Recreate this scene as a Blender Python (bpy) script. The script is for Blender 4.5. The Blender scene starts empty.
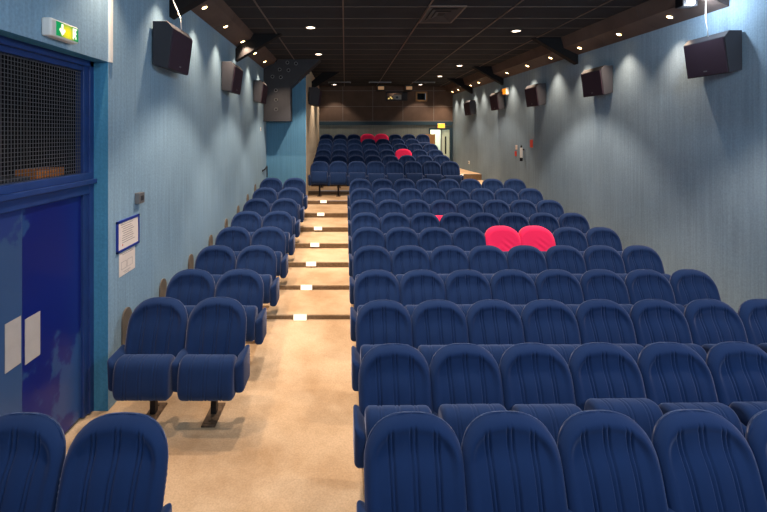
import bpy, bmesh, math, random
import numpy as np
from mathutils import Vector, Matrix

R = random.Random(7)
S = bpy.context.scene
COL = S.collection
PI = math.pi
CAM_Z = 2.62          # camera height above the front floor
F, U0, V0 = 440.0, 345.0, 134.0

# ------------------------------------------------------------------ helpers
def lin(r, g, b):
    def f(c):
        c /= 255.0
        return c / 12.92 if c <= 0.04045 else ((c + 0.055) / 1.055) ** 2.4
    return (f(r), f(g), f(b), 1.0)

def mat(name, rgb, rough=0.7, metal=0.0, emit=None, estr=0.0, spec=0.3, sheen=0.0,
        noise=None, bump=None, coat=0.0):
    """noise = (scale, amount 0..1, stretch vec); bump = (scale, strength, stretch vec)"""
    m = bpy.data.materials.new(name)
    m.use_nodes = True
    nt = m.node_tree
    b = nt.nodes['Principled BSDF']
    b.inputs['Base Color'].default_value = rgb
    b.inputs['Roughness'].default_value = rough
    b.inputs['Metallic'].default_value = metal
    b.inputs['Specular IOR Level'].default_value = spec
    b.inputs['Coat Weight'].default_value = coat
    if sheen:
        b.inputs['Sheen Weight'].default_value = sheen
        b.inputs['Sheen Roughness'].default_value = 0.4
    if emit:
        b.inputs['Emission Color'].default_value = emit
        b.inputs['Emission Strength'].default_value = estr
    tc = nt.nodes.new('ShaderNodeTexCoord')
    if noise:
        sc, amt, st = noise
        mp = nt.nodes.new('ShaderNodeMapping'); mp.inputs['Scale'].default_value = st
        nz = nt.nodes.new('ShaderNodeTexNoise'); nz.inputs['Scale'].default_value = sc
        nz.inputs['Detail'].default_value = 6
        rp = nt.nodes.new('ShaderNodeMapRange')
        rp.inputs['From Min'].default_value = 0.3; rp.inputs['From Max'].default_value = 0.7
        rp.inputs['To Min'].default_value = 1 - amt; rp.inputs['To Max'].default_value = 1 + amt
        mx = nt.nodes.new('ShaderNodeVectorMath'); mx.operation = 'SCALE'
        mx.inputs[0].default_value = rgb[:3]
        nt.links.new(tc.outputs['Object'], mp.inputs['Vector'])
        nt.links.new(mp.outputs['Vector'], nz.inputs['Vector'])
        nt.links.new(nz.outputs['Fac'], rp.inputs['Value'])
        nt.links.new(rp.outputs['Result'], mx.inputs['Scale'])
        nt.links.new(mx.outputs['Vector'], b.inputs['Base Color'])
    if bump:
        sc, strg, st = bump
        mp = nt.nodes.new('ShaderNodeMapping'); mp.inputs['Scale'].default_value = st
        nz = nt.nodes.new('ShaderNodeTexNoise'); nz.inputs['Scale'].default_value = sc
        nz.inputs['Detail'].default_value = 4
        bp = nt.nodes.new('ShaderNodeBump'); bp.inputs['Strength'].default_value = strg
        bp.inputs['Distance'].default_value = 0.01
        nt.links.new(tc.outputs['Object'], mp.inputs['Vector'])
        nt.links.new(mp.outputs['Vector'], nz.inputs['Vector'])
        nt.links.new(nz.outputs['Fac'], bp.inputs['Height'])
        nt.links.new(bp.outputs['Normal'], b.inputs['Normal'])
    return m

class MB:
    """collects simple shapes into one mesh"""
    def __init__(self):
        self.bm = bmesh.new()
    def face(self, pts):
        self.bm.faces.new([self.bm.verts.new(p) for p in pts]); return self
    def hexa(self, p, bevel=0.0, seg=2):
        """p: 8 points, bottom ring 4 then top ring 4 (same order)"""
        bm = bmesh.new()
        v = [bm.verts.new(q) for q in p]
        for f in ((3, 2, 1, 0), (4, 5, 6, 7), (0, 1, 5, 4), (1, 2, 6, 5), (2, 3, 7, 6), (3, 0, 4, 7)):
            bm.faces.new([v[i] for i in f])
        bmesh.ops.recalc_face_normals(bm, faces=bm.faces[:])
        if bevel:
            bmesh.ops.bevel(bm, geom=bm.edges[:], offset=bevel, segments=seg, affect='EDGES', profile=0.5)
        self._take(bm); return self
    def _take(self, bm):
        me = bpy.data.meshes.new('tmp'); bm.to_mesh(me); bm.free()
        self.bm.from_mesh(me); bpy.data.meshes.remove(me)
    def box(self, x0, x1, y0, y1, z0, z1, bevel=0.0, seg=2):
        return self.hexa([(x0, y0, z0), (x1, y0, z0), (x1, y1, z0), (x0, y1, z0),
                          (x0, y0, z1), (x1, y0, z1), (x1, y1, z1), (x0, y1, z1)], bevel, seg)
    def prism(self, poly, axis, a0, a1, bevel=0.0):
        """poly: 2D points in the two other axes, extruded along axis"""
        bm = bmesh.new()
        def P(q, a):
            if axis == 'y': return (q[0], a, q[1])
            if axis == 'x': return (a, q[0], q[1])
            return (q[0], q[1], a)
        A = [bm.verts.new(P(q, a0)) for q in poly]
        B = [bm.verts.new(P(q, a1)) for q in poly]
        n = len(poly)
        bm.faces.new(A); bm.faces.new(B[::-1])
        for i in range(n):
            bm.faces.new([A[i], B[i], B[(i + 1) % n], A[(i + 1) % n]])
        bmesh.ops.recalc_face_normals(bm, faces=bm.faces[:])
        if bevel:
            bmesh.ops.bevel(bm, geom=bm.edges[:], offset=bevel, segments=2, affect='EDGES', profile=0.5)
        self._take(bm); return self
    def cyl(self, c, d, r, h, n=24, r2=None):
        bm = bmesh.new()
        bmesh.ops.create_cone(bm, cap_ends=True, segments=n, radius1=r, radius2=r if r2 is None else r2, depth=h)
        q = Vector((0, 0, 1)).rotation_difference(Vector(d).normalized())
        bmesh.ops.transform(bm, matrix=Matrix.Translation(c) @ q.to_matrix().to_4x4(), verts=bm.verts[:])
        self._take(bm); return self
    def ring(self, c, d, r0, r1, h, n=28):
        """flat annulus of height h around axis d"""
        bm = bmesh.new()
        loops = []
        for (r, z) in ((r0, -h / 2), (r1, -h / 2), (r1, h / 2), (r0, h / 2)):
            loops.append([bm.verts.new((r * math.cos(2 * PI * k / n), r * math.sin(2 * PI * k / n), z)) for k in range(n)])
        for i in range(4):
            a, b = loops[i], loops[(i + 1) % 4]
            for k in range(n):
                bm.faces.new([a[k], a[(k + 1) % n], b[(k + 1) % n], b[k]])
        bmesh.ops.recalc_face_normals(bm, faces=bm.faces[:])
        q = Vector((0, 0, 1)).rotation_difference(Vector(d).normalized())
        bmesh.ops.transform(bm, matrix=Matrix.Translation(c) @ q.to_matrix().to_4x4(), verts=bm.verts[:])
        self._take(bm); return self
    def tube(self, pts, r, n=8):
        bm = bmesh.new()
        rings = []
        for i, p in enumerate(pts):
            a = Vector(pts[max(i - 1, 0)]); b = Vector(pts[min(i + 1, len(pts) - 1)])
            q = Vector((0, 0, 1)).rotation_difference((b - a).normalized())
            rings.append([bm.verts.new(Vector(p) + q @ Vector((r * math.cos(2 * PI * k / n), r * math.sin(2 * PI * k / n), 0))) for k in range(n)])
        for a, b in zip(rings, rings[1:]):
            for k in range(n):
                bm.faces.new([a[k], a[(k + 1) % n], b[(k + 1) % n], b[k]])
        bm.faces.new(rings[0][::-1]); bm.faces.new(rings[-1])
        bmesh.ops.recalc_face_normals(bm, faces=bm.faces[:])
        self._take(bm); return self
    def build(self, name, m, parent=None, smooth=False, loc=None):
        me = bpy.data.meshes.new(name)
        self.bm.to_mesh(me); self.bm.free()
        return link(name, me, m, parent, smooth, loc)

def link(name, me, m, parent=None, smooth=False, loc=None):
    if m is not None and not me.materials:
        me.materials.append(m)
    if smooth:
        for p in me.polygons: p.use_smooth = True
    o = bpy.data.objects.new(name, me)
    COL.objects.link(o)
    if parent: o.parent = parent
    if loc: o.location = loc
    return o

def tag(o, label, cat, group=None):
    o['label'] = label; o['category'] = cat
    if group: o['group'] = group
    return o

def thing(name, label, cat, loc=(0, 0, 0), group=None, rotz=0.0):
    o = bpy.data.objects.new(name, None)
    o.empty_display_size = 0.1
    COL.objects.link(o)
    o.location = loc; o.rotation_euler = (0, 0, rotz)
    return tag(o, label, cat, group)

def struct(o):
    o['kind'] = 'structure'; return o

def sm(x, a, b):
    t = np.clip((x - a) / (b - a), 0, 1)
    return t * t * (3 - 2 * t)

ORD = ['first', 'second', 'third', 'fourth', 'fifth', 'sixth', 'seventh', 'eighth', 'ninth', 'tenth', 'eleventh']

# ------------------------------------------------------------------ materials
M = {}
def seat_fabric(name, rgb, sheen=0.35):
    m = mat(name, rgb, rough=0.95, spec=0.08, sheen=sheen, noise=(3.0, 0.10, (1, 1, 1)), bump=(420, 0.10, (1, 1, 1)))
    b = m.node_tree.nodes['Principled BSDF']
    b.inputs['Sheen Tint'].default_value = (0.66, 0.72, 1.0, 1)
    return m
M['seat'] = seat_fabric('blue_seat_fabric', lin(28, 49, 88), .36)
M['red'] = mat('red_cover_fabric', lin(244, 44, 98), rough=0.85, spec=0.1, sheen=0.25, bump=(260, 0.1, (1, 1, 1)))
M['dark_metal'] = mat('dark_metal', lin(46, 44, 46), rough=0.5, metal=0.6, noise=(14, 0.3, (1, 1, 1)))
M['plate'] = mat('worn_base_metal', lin(92, 74, 58), rough=0.6, metal=0.3, noise=(20, 0.45, (1, 1, 1)))

def wall_fabric(name, rgb, amt=0.16):
    m = mat(name, rgb, rough=0.95, spec=0.08)
    nt = m.node_tree; b = nt.nodes['Principled BSDF']
    tc = nt.nodes.new('ShaderNodeTexCoord')
    mp = nt.nodes.new('ShaderNodeMapping'); mp.inputs['Scale'].default_value = (34, 34, 0.9)
    n1 = nt.nodes.new('ShaderNodeTexNoise'); n1.inputs['Scale'].default_value = 1.0; n1.inputs['Detail'].default_value = 3
    n2 = nt.nodes.new('ShaderNodeTexNoise'); n2.inputs['Scale'].default_value = 45.0; n2.inputs['Detail'].default_value = 4
    n3 = nt.nodes.new('ShaderNodeTexNoise'); n3.inputs['Scale'].default_value = 0.8; n3.inputs['Detail'].default_value = 3
    add = nt.nodes.new('ShaderNodeMath'); add.operation = 'ADD'
    add2 = nt.nodes.new('ShaderNodeMath'); add2.operation = 'ADD'
    rp = nt.nodes.new('ShaderNodeMapRange')
    rp.inputs['From Min'].default_value = 1.15; rp.inputs['From Max'].default_value = 1.85
    rp.inputs['To Min'].default_value = 1 - amt; rp.inputs['To Max'].default_value = 1 + amt
    mx = nt.nodes.new('ShaderNodeVectorMath'); mx.operation = 'SCALE'; mx.inputs[0].default_value = rgb[:3]
    bp = nt.nodes.new('ShaderNodeBump'); bp.inputs['Strength'].default_value = 0.35; bp.inputs['Distance'].default_value = 0.006
    L = nt.links.new
    L(tc.outputs['Object'], mp.inputs['Vector']); L(mp.outputs['Vector'], n1.inputs['Vector'])
    L(tc.outputs['Object'], n2.inputs['Vector']); L(tc.outputs['Object'], n3.inputs['Vector'])
    L(n1.outputs['Fac'], add.inputs[0]); L(n2.outputs['Fac'], add.inputs[1])
    L(add.outputs[0], add2.inputs[0]); L(n3.outputs['Fac'], add2.inputs[1])
    L(add2.outputs[0], rp.inputs['Value']); L(rp.outputs['Result'], mx.inputs['Scale'])
    L(mx.outputs['Vector'], b.inputs['Base Color'])
    L(add.outputs[0], bp.inputs['Height']); L(bp.outputs['Normal'], b.inputs['Normal'])
    return m
M['wall'] = wall_fabric('blue_ribbed_wall_fabric', lin(132, 163, 186))
M['wall_r'] = wall_fabric('blue_grey_wall_fabric', lin(132, 156, 176))
M['wall_teal'] = wall_fabric('teal_ribbed_wall_fabric', lin(74, 140, 178))
M['wall_grey'] = wall_fabric('grey_wall_fabric', lin(124, 134, 132))
M['cream'] = wall_fabric('cream_wall_fabric', lin(226, 212, 186), 0.05)

def carpet():
    m = mat('beige_carpet', lin(196, 168, 128), rough=0.95, spec=0.05)
    nt = m.node_tree; b = nt.nodes['Principled BSDF']; L = nt.links.new
    tc = nt.nodes.new('ShaderNodeTexCoord')
    big = nt.nodes.new('ShaderNodeTexNoise'); big.inputs['Scale'].default_value = 1.3; big.inputs['Detail'].default_value = 5; big.inputs['Roughness'].default_value = 0.6
    fin = nt.nodes.new('ShaderNodeTexNoise'); fin.inputs['Scale'].default_value = 75; fin.inputs['Detail'].default_value = 3
    cr = nt.nodes.new('ShaderNodeValToRGB')
    cr.color_ramp.elements[0].position = 0.32; cr.color_ramp.elements[0].color = lin(174, 146, 114)
    cr.color_ramp.elements[1].position = 0.66; cr.color_ramp.elements[1].color = lin(210, 186, 156)
    rp = nt.nodes.new('ShaderNodeMapRange'); rp.inputs['To Min'].default_value = 0.72; rp.inputs['To Max'].default_value = 1.24
    mx = nt.nodes.new('ShaderNodeVectorMath'); mx.operation = 'SCALE'
    bp = nt.nodes.new('ShaderNodeBump'); bp.inputs['Strength'].default_value = 0.4; bp.inputs['Distance'].default_value = 0.006
    L(tc.outputs['Object'], big.inputs['Vector']); L(tc.outputs['Object'], fin.inputs['Vector'])
    L(big.outputs['Fac'], cr.inputs['Fac']); L(fin.outputs['Fac'], rp.inputs['Value'])
    L(cr.outputs['Color'], mx.inputs[0]); L(rp.outputs['Result'], mx.inputs['Scale'])
    L(mx.outputs['Vector'], b.inputs['Base Color'])
    L(fin.outputs['Fac'], bp.inputs['Height']); L(bp.outputs['Normal'], b.inputs['Normal'])
    return m
M['carpet'] = carpet()
M['riser'] = mat('dark_brown_riser_carpet', lin(124, 104, 82), rough=0.95, spec=0.05, noise=(40, 0.3, (1, 1, 1)))
M['ceiling'] = mat('charcoal_ceiling_tile', lin(46, 48, 54), rough=0.85, spec=0.15, noise=(2.0, 0.12, (1, 1, 1)))
M['tbar'] = mat('brown_ceiling_bar', lin(96, 82, 74), rough=0.5, spec=0.3)
M['slat'] = mat('dark_ceiling_joint', lin(84, 76, 70), rough=0.55, spec=0.3)
M['bulk'] = mat('dark_brown_bulkhead', lin(88, 76, 72), rough=0.6, spec=0.25, noise=(3, 0.15, (1, 1, 1)))
M['black'] = mat('matt_black', lin(24, 24, 27), rough=0.7, spec=0.15)
M['dgrey'] = mat('dark_grey_panel', lin(54, 56, 62), rough=0.6, spec=0.25, noise=(5, 0.08, (1, 1, 1)))
M['spk'] = mat('speaker_cabinet_grey', lin(54, 56, 63), rough=0.6, spec=0.25, bump=(200, 0.1, (1, 1, 1)))
M['grille'] = mat('speaker_grille_cloth', lin(66, 54, 66), rough=0.9, spec=0.1, bump=(500, 0.2, (1, 1, 1)))
M['dfab'] = mat('brown_acoustic_panel', lin(92, 78, 70), rough=0.9, spec=0.1, noise=(3, 0.12, (1, 1, 1)), bump=(180, 0.1, (1, 1, 1)))
M['seam'] = mat('grey_panel_seam', lin(112, 106, 102), rough=0.5, spec=0.3)
M['teal'] = mat('dark_teal_trim', lin(36, 62, 78), rough=0.6)
M['white'] = mat('white_plastic', lin(232, 230, 224), rough=0.45, spec=0.4)
M['paper'] = mat('white_paper', lin(226, 216, 208), rough=0.8, spec=0.1, noise=(9, 0.04, (1, 1, 1)))
M['paper_g'] = mat('grey_paper', lin(176, 172, 170), rough=0.8, spec=0.1, noise=(9, 0.05, (1, 1, 1)))
M['ink'] = mat('faded_print', lin(150, 142, 142), rough=0.8)
M['ink_red'] = mat('red_print', lin(206, 84, 72), rough=0.8)
M['frame_b'] = mat('blue_notice_frame', lin(30, 52, 140), rough=0.4, spec=0.4)
M['dframe'] = mat('blue_painted_frame', lin(34, 60, 116), rough=0.4, spec=0.4, noise=(6, 0.12, (1, 1, 1)))

def door_paint(name, c1, c2, sc, pos):
    m = mat(name, c1, rough=0.28, spec=0.45)
    nt = m.node_tree; b = nt.nodes['Principled BSDF']; L = nt.links.new
    tc = nt.nodes.new('ShaderNodeTexCoord')
    nz = nt.nodes.new('ShaderNodeTexNoise'); nz.inputs['Scale'].default_value = sc; nz.inputs['Detail'].default_value = 8; nz.inputs['Roughness'].default_value = 0.55
    cr = nt.nodes.new('ShaderNodeValToRGB')
    cr.color_ramp.elements[0].position = pos - 0.012; cr.color_ramp.elements[0].color = c1
    cr.color_ramp.elements[1].position = pos + 0.012; cr.color_ramp.elements[1].color = c2
    L(tc.outputs['Object'], nz.inputs['Vector']); L(nz.outputs['Fac'], cr.inputs['Fac']); L(cr.outputs['Color'], b.inputs['Base Color'])
    return m
M['door_r'] = door_paint('ultramarine_worn_paint', lin(20, 34, 112), lin(44, 76, 130), 1.15, 0.515)
M['door_l'] = door_paint('slate_blue_worn_paint', lin(58, 86, 128), lin(40, 60, 122), 1.2, 0.55)
M['wire'] = mat('grey_wire', lin(112, 112, 118), rough=0.4, metal=0.5)
M['card'] = mat('brown_cardboard', lin(196, 118, 48), rough=0.8)
M['wood'] = mat('tan_wood', lin(176, 138, 92), rough=0.5, noise=(6, 0.2, (12, 12, 1)))
M['orange_case'] = mat('orange_lens', lin(240, 150, 40), rough=0.4, emit=lin(255, 150, 30), estr=0.9)
M['yellow_lit'] = mat('lit_amber_sign', lin(250, 190, 60), rough=0.4, emit=lin(255, 186, 60), estr=1.3)
M['pale_green'] = mat('pale_green_door_paint', lin(198, 222, 206), rough=0.5)
M['corridor'] = mat('pale_corridor_wall', lin(226, 232, 218), rough=0.8)
M['glass'] = mat('dark_glass', lin(26, 34, 36), rough=0.1, spec=0.6)
M['bulb'] = mat('warm_bulb', lin(255, 230, 190), emit=lin(255, 206, 140), estr=22)
M['bulb_w'] = mat('warm_white_lamp', lin(255, 240, 220), emit=lin(255, 232, 206), estr=9)
M['bulb_c'] = mat('cool_white_lamp', lin(255, 255, 255), emit=lin(246, 248, 255), estr=40)
M['step_lamp'] = mat('step_lamp_lens', lin(255, 244, 226), emit=lin(255, 232, 200), estr=1.3)
M['chrome'] = mat('lamp_trim_metal', lin(150, 140, 130), rough=0.35, metal=0.8)
M['red_plastic'] = mat('red_plastic', lin(214, 74, 60), rough=0.5)
M['grey_metal'] = mat('grey_metal', lin(120, 122, 124), rough=0.4, metal=0.5)

# ------------------------------------------------------------------ room shell
XL = -2.18
def XR(y): return 5.14 - 0.0347 * y
ZC = CAM_Z + 2.0
Y_FRONT = -2.5
YB = 18.4
YW = 12.2            # the wall that steps in on the left
XL2 = -1.08

def wall_quads(mb, fn, us, vs, holes):
    """grid of quads over (u, v) with rectangular holes (u0,u1,v0,v1)"""
    us = sorted(set(us + [h[0] for h in holes] + [h[1] for h in holes]))
    vs = sorted(set(vs + [h[2] for h in holes] + [h[3] for h in holes]))
    for a, b in zip(us, us[1:]):
        for c, d in zip(vs, vs[1:]):
            mu, mv = (a + b) / 2, (c + d) / 2
            if any(h[0] < mu < h[1] and h[2] < mv < h[3] for h in holes): continue
            mb.face([fn(a, c), fn(b, c), fn(b, d), fn(a, d)])

# left wall, with the recessed exit door
DY0, DY1, DZ1 = 2.36, 4.05, CAM_Z + 0.663
XD = -2.36
m = MB()
wall_quads(m, lambda u, v: (XL, u, v), [Y_FRONT, YW], [-0.1, ZC], [(DY0, DY1, -0.1, DZ1)])
struct(m.build('wall_left', M['wall']))
m = MB()
m.box(XD - 0.02, XL - 0.001, DY1, DY1 + 0.04, -0.1, DZ1)
m.box(XD - 0.02, XL - 0.001, DY0 - 0.04, DY0, -0.1, DZ1)
m.box(XD - 0.02, XL - 0.001, DY0 - 0.04, DY1 + 0.04, DZ1, DZ1 + 0.04)
struct(m.build('wall_reveal', M['wall_teal']))
# right wall
m = MB(); m.face([(XR(Y_FRONT), Y_FRONT, -0.1), (XR(YB), YB, -0.1), (XR(YB), YB, ZC), (XR(Y_FRONT), Y_FRONT, ZC)])
struct(m.build('wall_right', M['wall_r']))
# wall stepping in on the left behind the last left row, then running to the back
m = MB(); m.face([(XL, YW, -0.1), (XL2, YW, -0.1), (XL2, YW, ZC), (XL, YW, ZC)])
struct(m.build('wall_return', wall_fabric('mid_blue_wall_fabric', lin(88, 138, 172))))
m = MB(); m.face([(XL2, YW, 0), (XL2, YB, 0), (XL2, YB, ZC), (XL2, YW, ZC)])
struct(m.build('wall_rear_left', M['cream']))
# back wall : fabric below, brown panels above, door opening on the right, two projection ports
def PX(u, y): return (u - U0) * y / F
def PZ(v, y): return CAM_Z + (V0 - v) * y / F
bd = (PX(430.2, YB), PX(449.5, YB), 1.0, PZ(129.8, YB))
p1 = (PX(387, YB), PX(402, YB), PZ(99.6, YB), PZ(93.2, YB))
p2 = (PX(417, YB), PX(425.5, YB), PZ(100, YB), PZ(93.2, YB))
zt0, zt1 = PZ(125, YB), PZ(121.5, YB)
m = MB(); wall_quads(m, lambda u, v: (u, YB, v), [XL2, XR(YB)], [0.8, zt0], [(bd[0], bd[1], 0.8, bd[3])])
struct(m.build('wall_back', M['wall_grey']))
m = MB(); wall_quads(m, lambda u, v: (u, YB - 0.03, v), [XL2, XR(YB)], [zt1, ZC], [p1, p2])
struct(m.build('wall_back_panelling', M['dfab']))
m = MB(); m.box(XL2, XR(YB), YB - 0.06, YB, zt0, zt1)
struct(m.build('trim_1', M['teal']))
m = MB()
for u in (342.8, 372.7, 402.8, 433.5):
    x = PX(u, YB)
    if u == 402.8:
        m.box(x - .012, x + .012, YB - .042, YB - .03, zt1, PZ(101, YB)); continue
    m.box(x - .012, x + .012, YB - .042, YB - .03, zt1, ZC)
for v in (106.5, 90.8):
    z = PZ(v, YB)
    m.box(XL2, XR(YB), YB - .041, YB - .03, z - .011, z + .011)
m.box(XL2, XR(YB), YB - .05, YB - .03, zt1, zt1 + 0.03)
struct(m.build('trim_2', M['seam']))

# ------------------------------------------------------------------ floors
r_Y = [2.49 + 0.92 * k for k in range(10)]
r_z = [.045, -.007, -.014, 0.0, .057, .121, .191, .291, .411, .531]
l_Y = [2.42, None, 4.18, 5.05, 6.00, 6.92, 7.85, 8.75, 9.62, 10.45]
l_z = [.085, None, .07, .07, .104, .164, .248, .341, .452, .582]
b_Y = [12.84, 13.95, 14.90, 15.75, 16.53, 17.34]
b_z = [.835, .955, 1.10, 1.28, 1.445, 1.615]
AX0, AX1 = -1.02, 0.13
Z_CROSS = 0.84

fl = MB()
# right block terraces
ys = [Y_FRONT] + [y + 0.34 for y in r_Y[:-1]] + [11.6]
for k in range(10):
    a, b, z = ys[k], ys[k + 1], r_z[k]
    fl.face([(AX1, a, z), (5.4, a, z), (5.4, b, z), (AX1, b, z)])
    zn = r_z[k + 1] if k < 9 else Z_CROSS
    fl.face([(AX1, b, z), (5.4, b, z), (5.4, b, zn), (AX1, b, zn)])
# left block terraces
lys = [y for y in l_Y if y]; lzs = [z for z in l_z if z]
ys = [Y_FRONT] + [(lys[0] + 0.5)] + [y + 0.30 for y in lys[1:-1]] + [YW + 0.1]
for k in range(9):
    a, b, z = ys[k], ys[k + 1], lzs[k]
    fl.face([(-2.6, a, z), (AX0, a, z), (AX0, b, z), (-2.6, b, z)])
    zn = lzs[k + 1] if k < 8 else Z_CROSS
    fl.face([(-2.6, b, z), (AX0, b, z), (AX0, b, zn), (-2.6, b, zn)])
# cross aisle and rear terraces
fl.face([(AX0, 11.77, Z_CROSS), (AX1, 11.77, Z_CROSS), (AX1, 12.94, Z_CROSS), (AX0, 12.94, Z_CROSS)])
fl.face([(AX1, 11.6, Z_CROSS), (5.4, 11.6, Z_CROSS), (5.4, 12.94, Z_CROSS), (AX1, 12.94, Z_CROSS)])
fl.face([(XL2 - .1, 11.9, Z_CROSS), (AX0, 11.9, Z_CROSS), (AX0, 12.94, Z_CROSS), (XL2 - .1, 12.94, Z_CROSS)])
XS = 3.36
for k in range(1, 6):
    a = b_Y[k - 1] + 0.10; b = b_Y[k] + 0.10 if k < 5 else YB
    fl.face([(XL2 - .1, a, b_z[k]), (XS, a, b_z[k]), (XS, b, b_z[k]), (XL2 - .1, b, b_z[k])])
    fl.face([(XS, a, 0.8), (XS, b, 0.8), (XS, b, b_z[k]), (XS, a, b_z[k])])
# right rear aisle
fl.face([(XS, 12.94, 1.06), (5.4, 12.94, 1.06), (5.4, 14.9, 1.06), (XS, 14.9, 1.06)])
fl.face([(XS, 14.9, 1.265), (5.4, 14.9, 1.265), (5.4, YB, 1.265), (XS, YB, 1.265)])
# door recess
fl.face([(-3.6, 1.5, .0845), (-2.6, 1.5, .0845), (-2.6, 5.0, .0845), (-3.6, 5.0, .0845)])
floor = struct(fl.build('floor', M['carpet']))

# aisle ramp with its flight of low steps (beige treads, dark risers)
SY = [5.66, 6.58, 7.48, 8.40, 9.39, 10.47, 11.77]
SZ = [.243, .296, .358, .443, .535, .635, .74, Z_CROSS]
m = MB(); rs = MB()
prof = [(Y_FRONT, .07), (4.5, .07), (SY[0], SZ[0])]
for (a, za), (b, zb) in zip(prof, prof[1:]):
    m.face([(AX0, a, za), (AX1, a, za), (AX1, b, zb), (AX0, b, zb)])
    for x in (AX0, AX1):
        m.face([(x, a, -.1), (x, b, -.1), (x, b, zb), (x, a, za)])
for k, y in enumerate(SY):
    z0, z1 = SZ[k], SZ[k + 1]
    if k < 6:
        m.box(AX0, AX1, y, SY[k + 1] + .02, -.1, z1)
    rs.box(AX0, AX1, y - .012, y + .006, z0 - .01, z1 - .012)
aisle = struct(m.build('floor_aisle', M['carpet']))
for k in range(1, 6):
    a = b_Y[k - 1] + 0.10
    rs.box(XL2, XS, a - .012, a + .004, (b_z[k - 1] if k > 1 else Z_CROSS) - .01, b_z[k] - .012)
rs.box(XS, XR(12.94), 12.928, 12.945, Z_CROSS, 1.05)
rs.box(XS, XR(14.9), 14.888, 14.905, 1.05, 1.25)
struct(rs.build('trim_3', M['riser']))

# small lit step lamps set in the risers
SN = [ORD[k] for k in range(7)]
for k, y in enumerate(SY):
    zt = SZ[k + 1]
    t = thing('step_light', 'small square white step light in the aisle, %s step from the front' % SN[k], 'step light', (-.575, y - .012, zt), 'step lights in the aisle')
    MB().box(-.088, .088, -.02, .0, -.064, .014, .003).build('housing', M['white'], t)
    MB().box(-.080, .080, -.024, -.018, -.058, .008, .001).build('lens', M['step_lamp'], t)
t = thing('step_light', 'small square white step light on the right beside the rear block', 'step light', (3.93, 14.888, 1.25), 'step lights in the aisle')
MB().box(-.075, .075, -.02, .0, -.09, .012, .003).build('housing', M['white'], t)
MB().box(-.066, .066, -.024, -.018, -.084, .006, .001).build('lens', M['step_lamp'], t)

# ------------------------------------------------------------------ ceiling
m = MB(); m.face([(XL - .5, Y_FRONT, ZC), (5.6, Y_FRONT, ZC), (5.6, YB, ZC), (XL - .5, YB, ZC)])
struct(m.build('ceiling', M['ceiling']))
m = MB()
for x in (-1.36, -.03, 1.31, 2.65, 3.97):
    m.box(x - .012, x + .012, Y_FRONT, YB - .05, ZC - .012, ZC)
struct(m.build('trim_4', M['tbar']))
m = MB()
y = -2.1
while y < YB - .2:
    m.box(XL, XR(y), y - .009, y + .009, ZC - .007, ZC)
    y += 0.693
struct(m.build('trim_5', M['slat']))

# bulkheads along both walls (sloping lower face with downlights)
def bulk(name, xfun, s, y0, y1, z0):
    m = MB(); y = y0
    while y < y1 - .05:
        e = min(y + 1.22, y1) - .008
        pts = []
        for yy in (y, e):
            x = xfun(yy)
            pts.append([(x, yy, CAM_Z + z0), (x + s * .30, yy, CAM_Z + z0 + .14), (x + s * .36, yy, ZC), (x, yy, ZC)])
        m.hexa(pts[0] + pts[1]); y += 1.22
    return struct(m.build(name, M['bulk']))
bulk('trim_6', lambda y: XL, 1, -1.2, 11.75, 1.75)
bulk('trim_7', XR, -1, 5.66, YB - .06, 1.64)

# sloping dark braces between wall and ceiling
BR = 'dark braces under the ceiling edge'
def brace(y, xw, s, z, label):
    prof = [(0, 1.45), (0, 1.70), (.36, 2.0), (.92, 2.0)]
    m = MB(); m.prism([(s * a, b - z) for a, b in prof], 'y', 0, .16, .006)
    o = m.build('ceiling_brace', M['black'], loc=(xw, y, CAM_Z + z))
    tag(o, label, 'brace', BR)
brace(5.45, XL, 1, 0, 'black sloping brace above the first speaker on the left wall')
brace(8.75, XL, 1, 0, 'black sloping brace on left wall between the second and third speakers')
brace(9.1, XR(9.1), -1, 0.08, 'black sloping brace on right wall between its two nearest speakers')
brace(13.0, XR(13.0), -1, 0.08, 'black sloping brace above the orange emergency light on right wall')
brace(15.8, XR(15.8), -1, 0.08, 'black sloping brace above the rearmost speaker on the right wall')
brace(14.2, XL2, 1, 0, 'black sloping brace behind the speaker beside the rear seats')

# perforated dark panel hanging in front of the stepped-in wall
t = thing('acoustic_panel', 'dark grey angular ceiling panel with round ports behind the left seats', 'panel', (-1.8, 11.75, CAM_Z + .345))
poly = [(XL + .005, 1.745), (-1.86, 1.89), (-1.81, 1.995), (-.665, 1.995), (-1.46, 1.25), (-1.46, .345), (XL + .005, .345)]
m = MB(); m.prism([(a + 1.8, b - .345) for a, b in poly], 'y', 0, .44)
m.build('body', M['dgrey'], t)
for (u, v) in ((287.4, 62.5), (296, 63.5), (279.7, 69.5), (288.5, 70.2), (272.5, 76.6), (280.8, 77.2), (275.8, 90.3), (276, 99.8), (276, 109.4)):
    x, z = PX(u, 11.75) + 1.8, (V0 - v) * 11.75 / F - .345
    pr = MB().ring((x, -.004, z), (0, 1, 0), .032, .047, .014, 20).build('port_ring', M['grey_metal'], t, smooth=False)
    MB().cyl((x, -.003, z), (0, 1, 0), .033, .008, 20).build('port_hole', M['black'], pr)
for (u, v) in ((298.3, 80.2), (307.7, 72.2)):
    x, z = PX(u, 11.75) + 1.8 + .03, (V0 - v) * 11.75 / F - .345 - .03
    MB().cyl((x, .06, z), (.7, 0, -.7), .022, .03, 14).build('bolt', M['grey_metal'], t)

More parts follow.
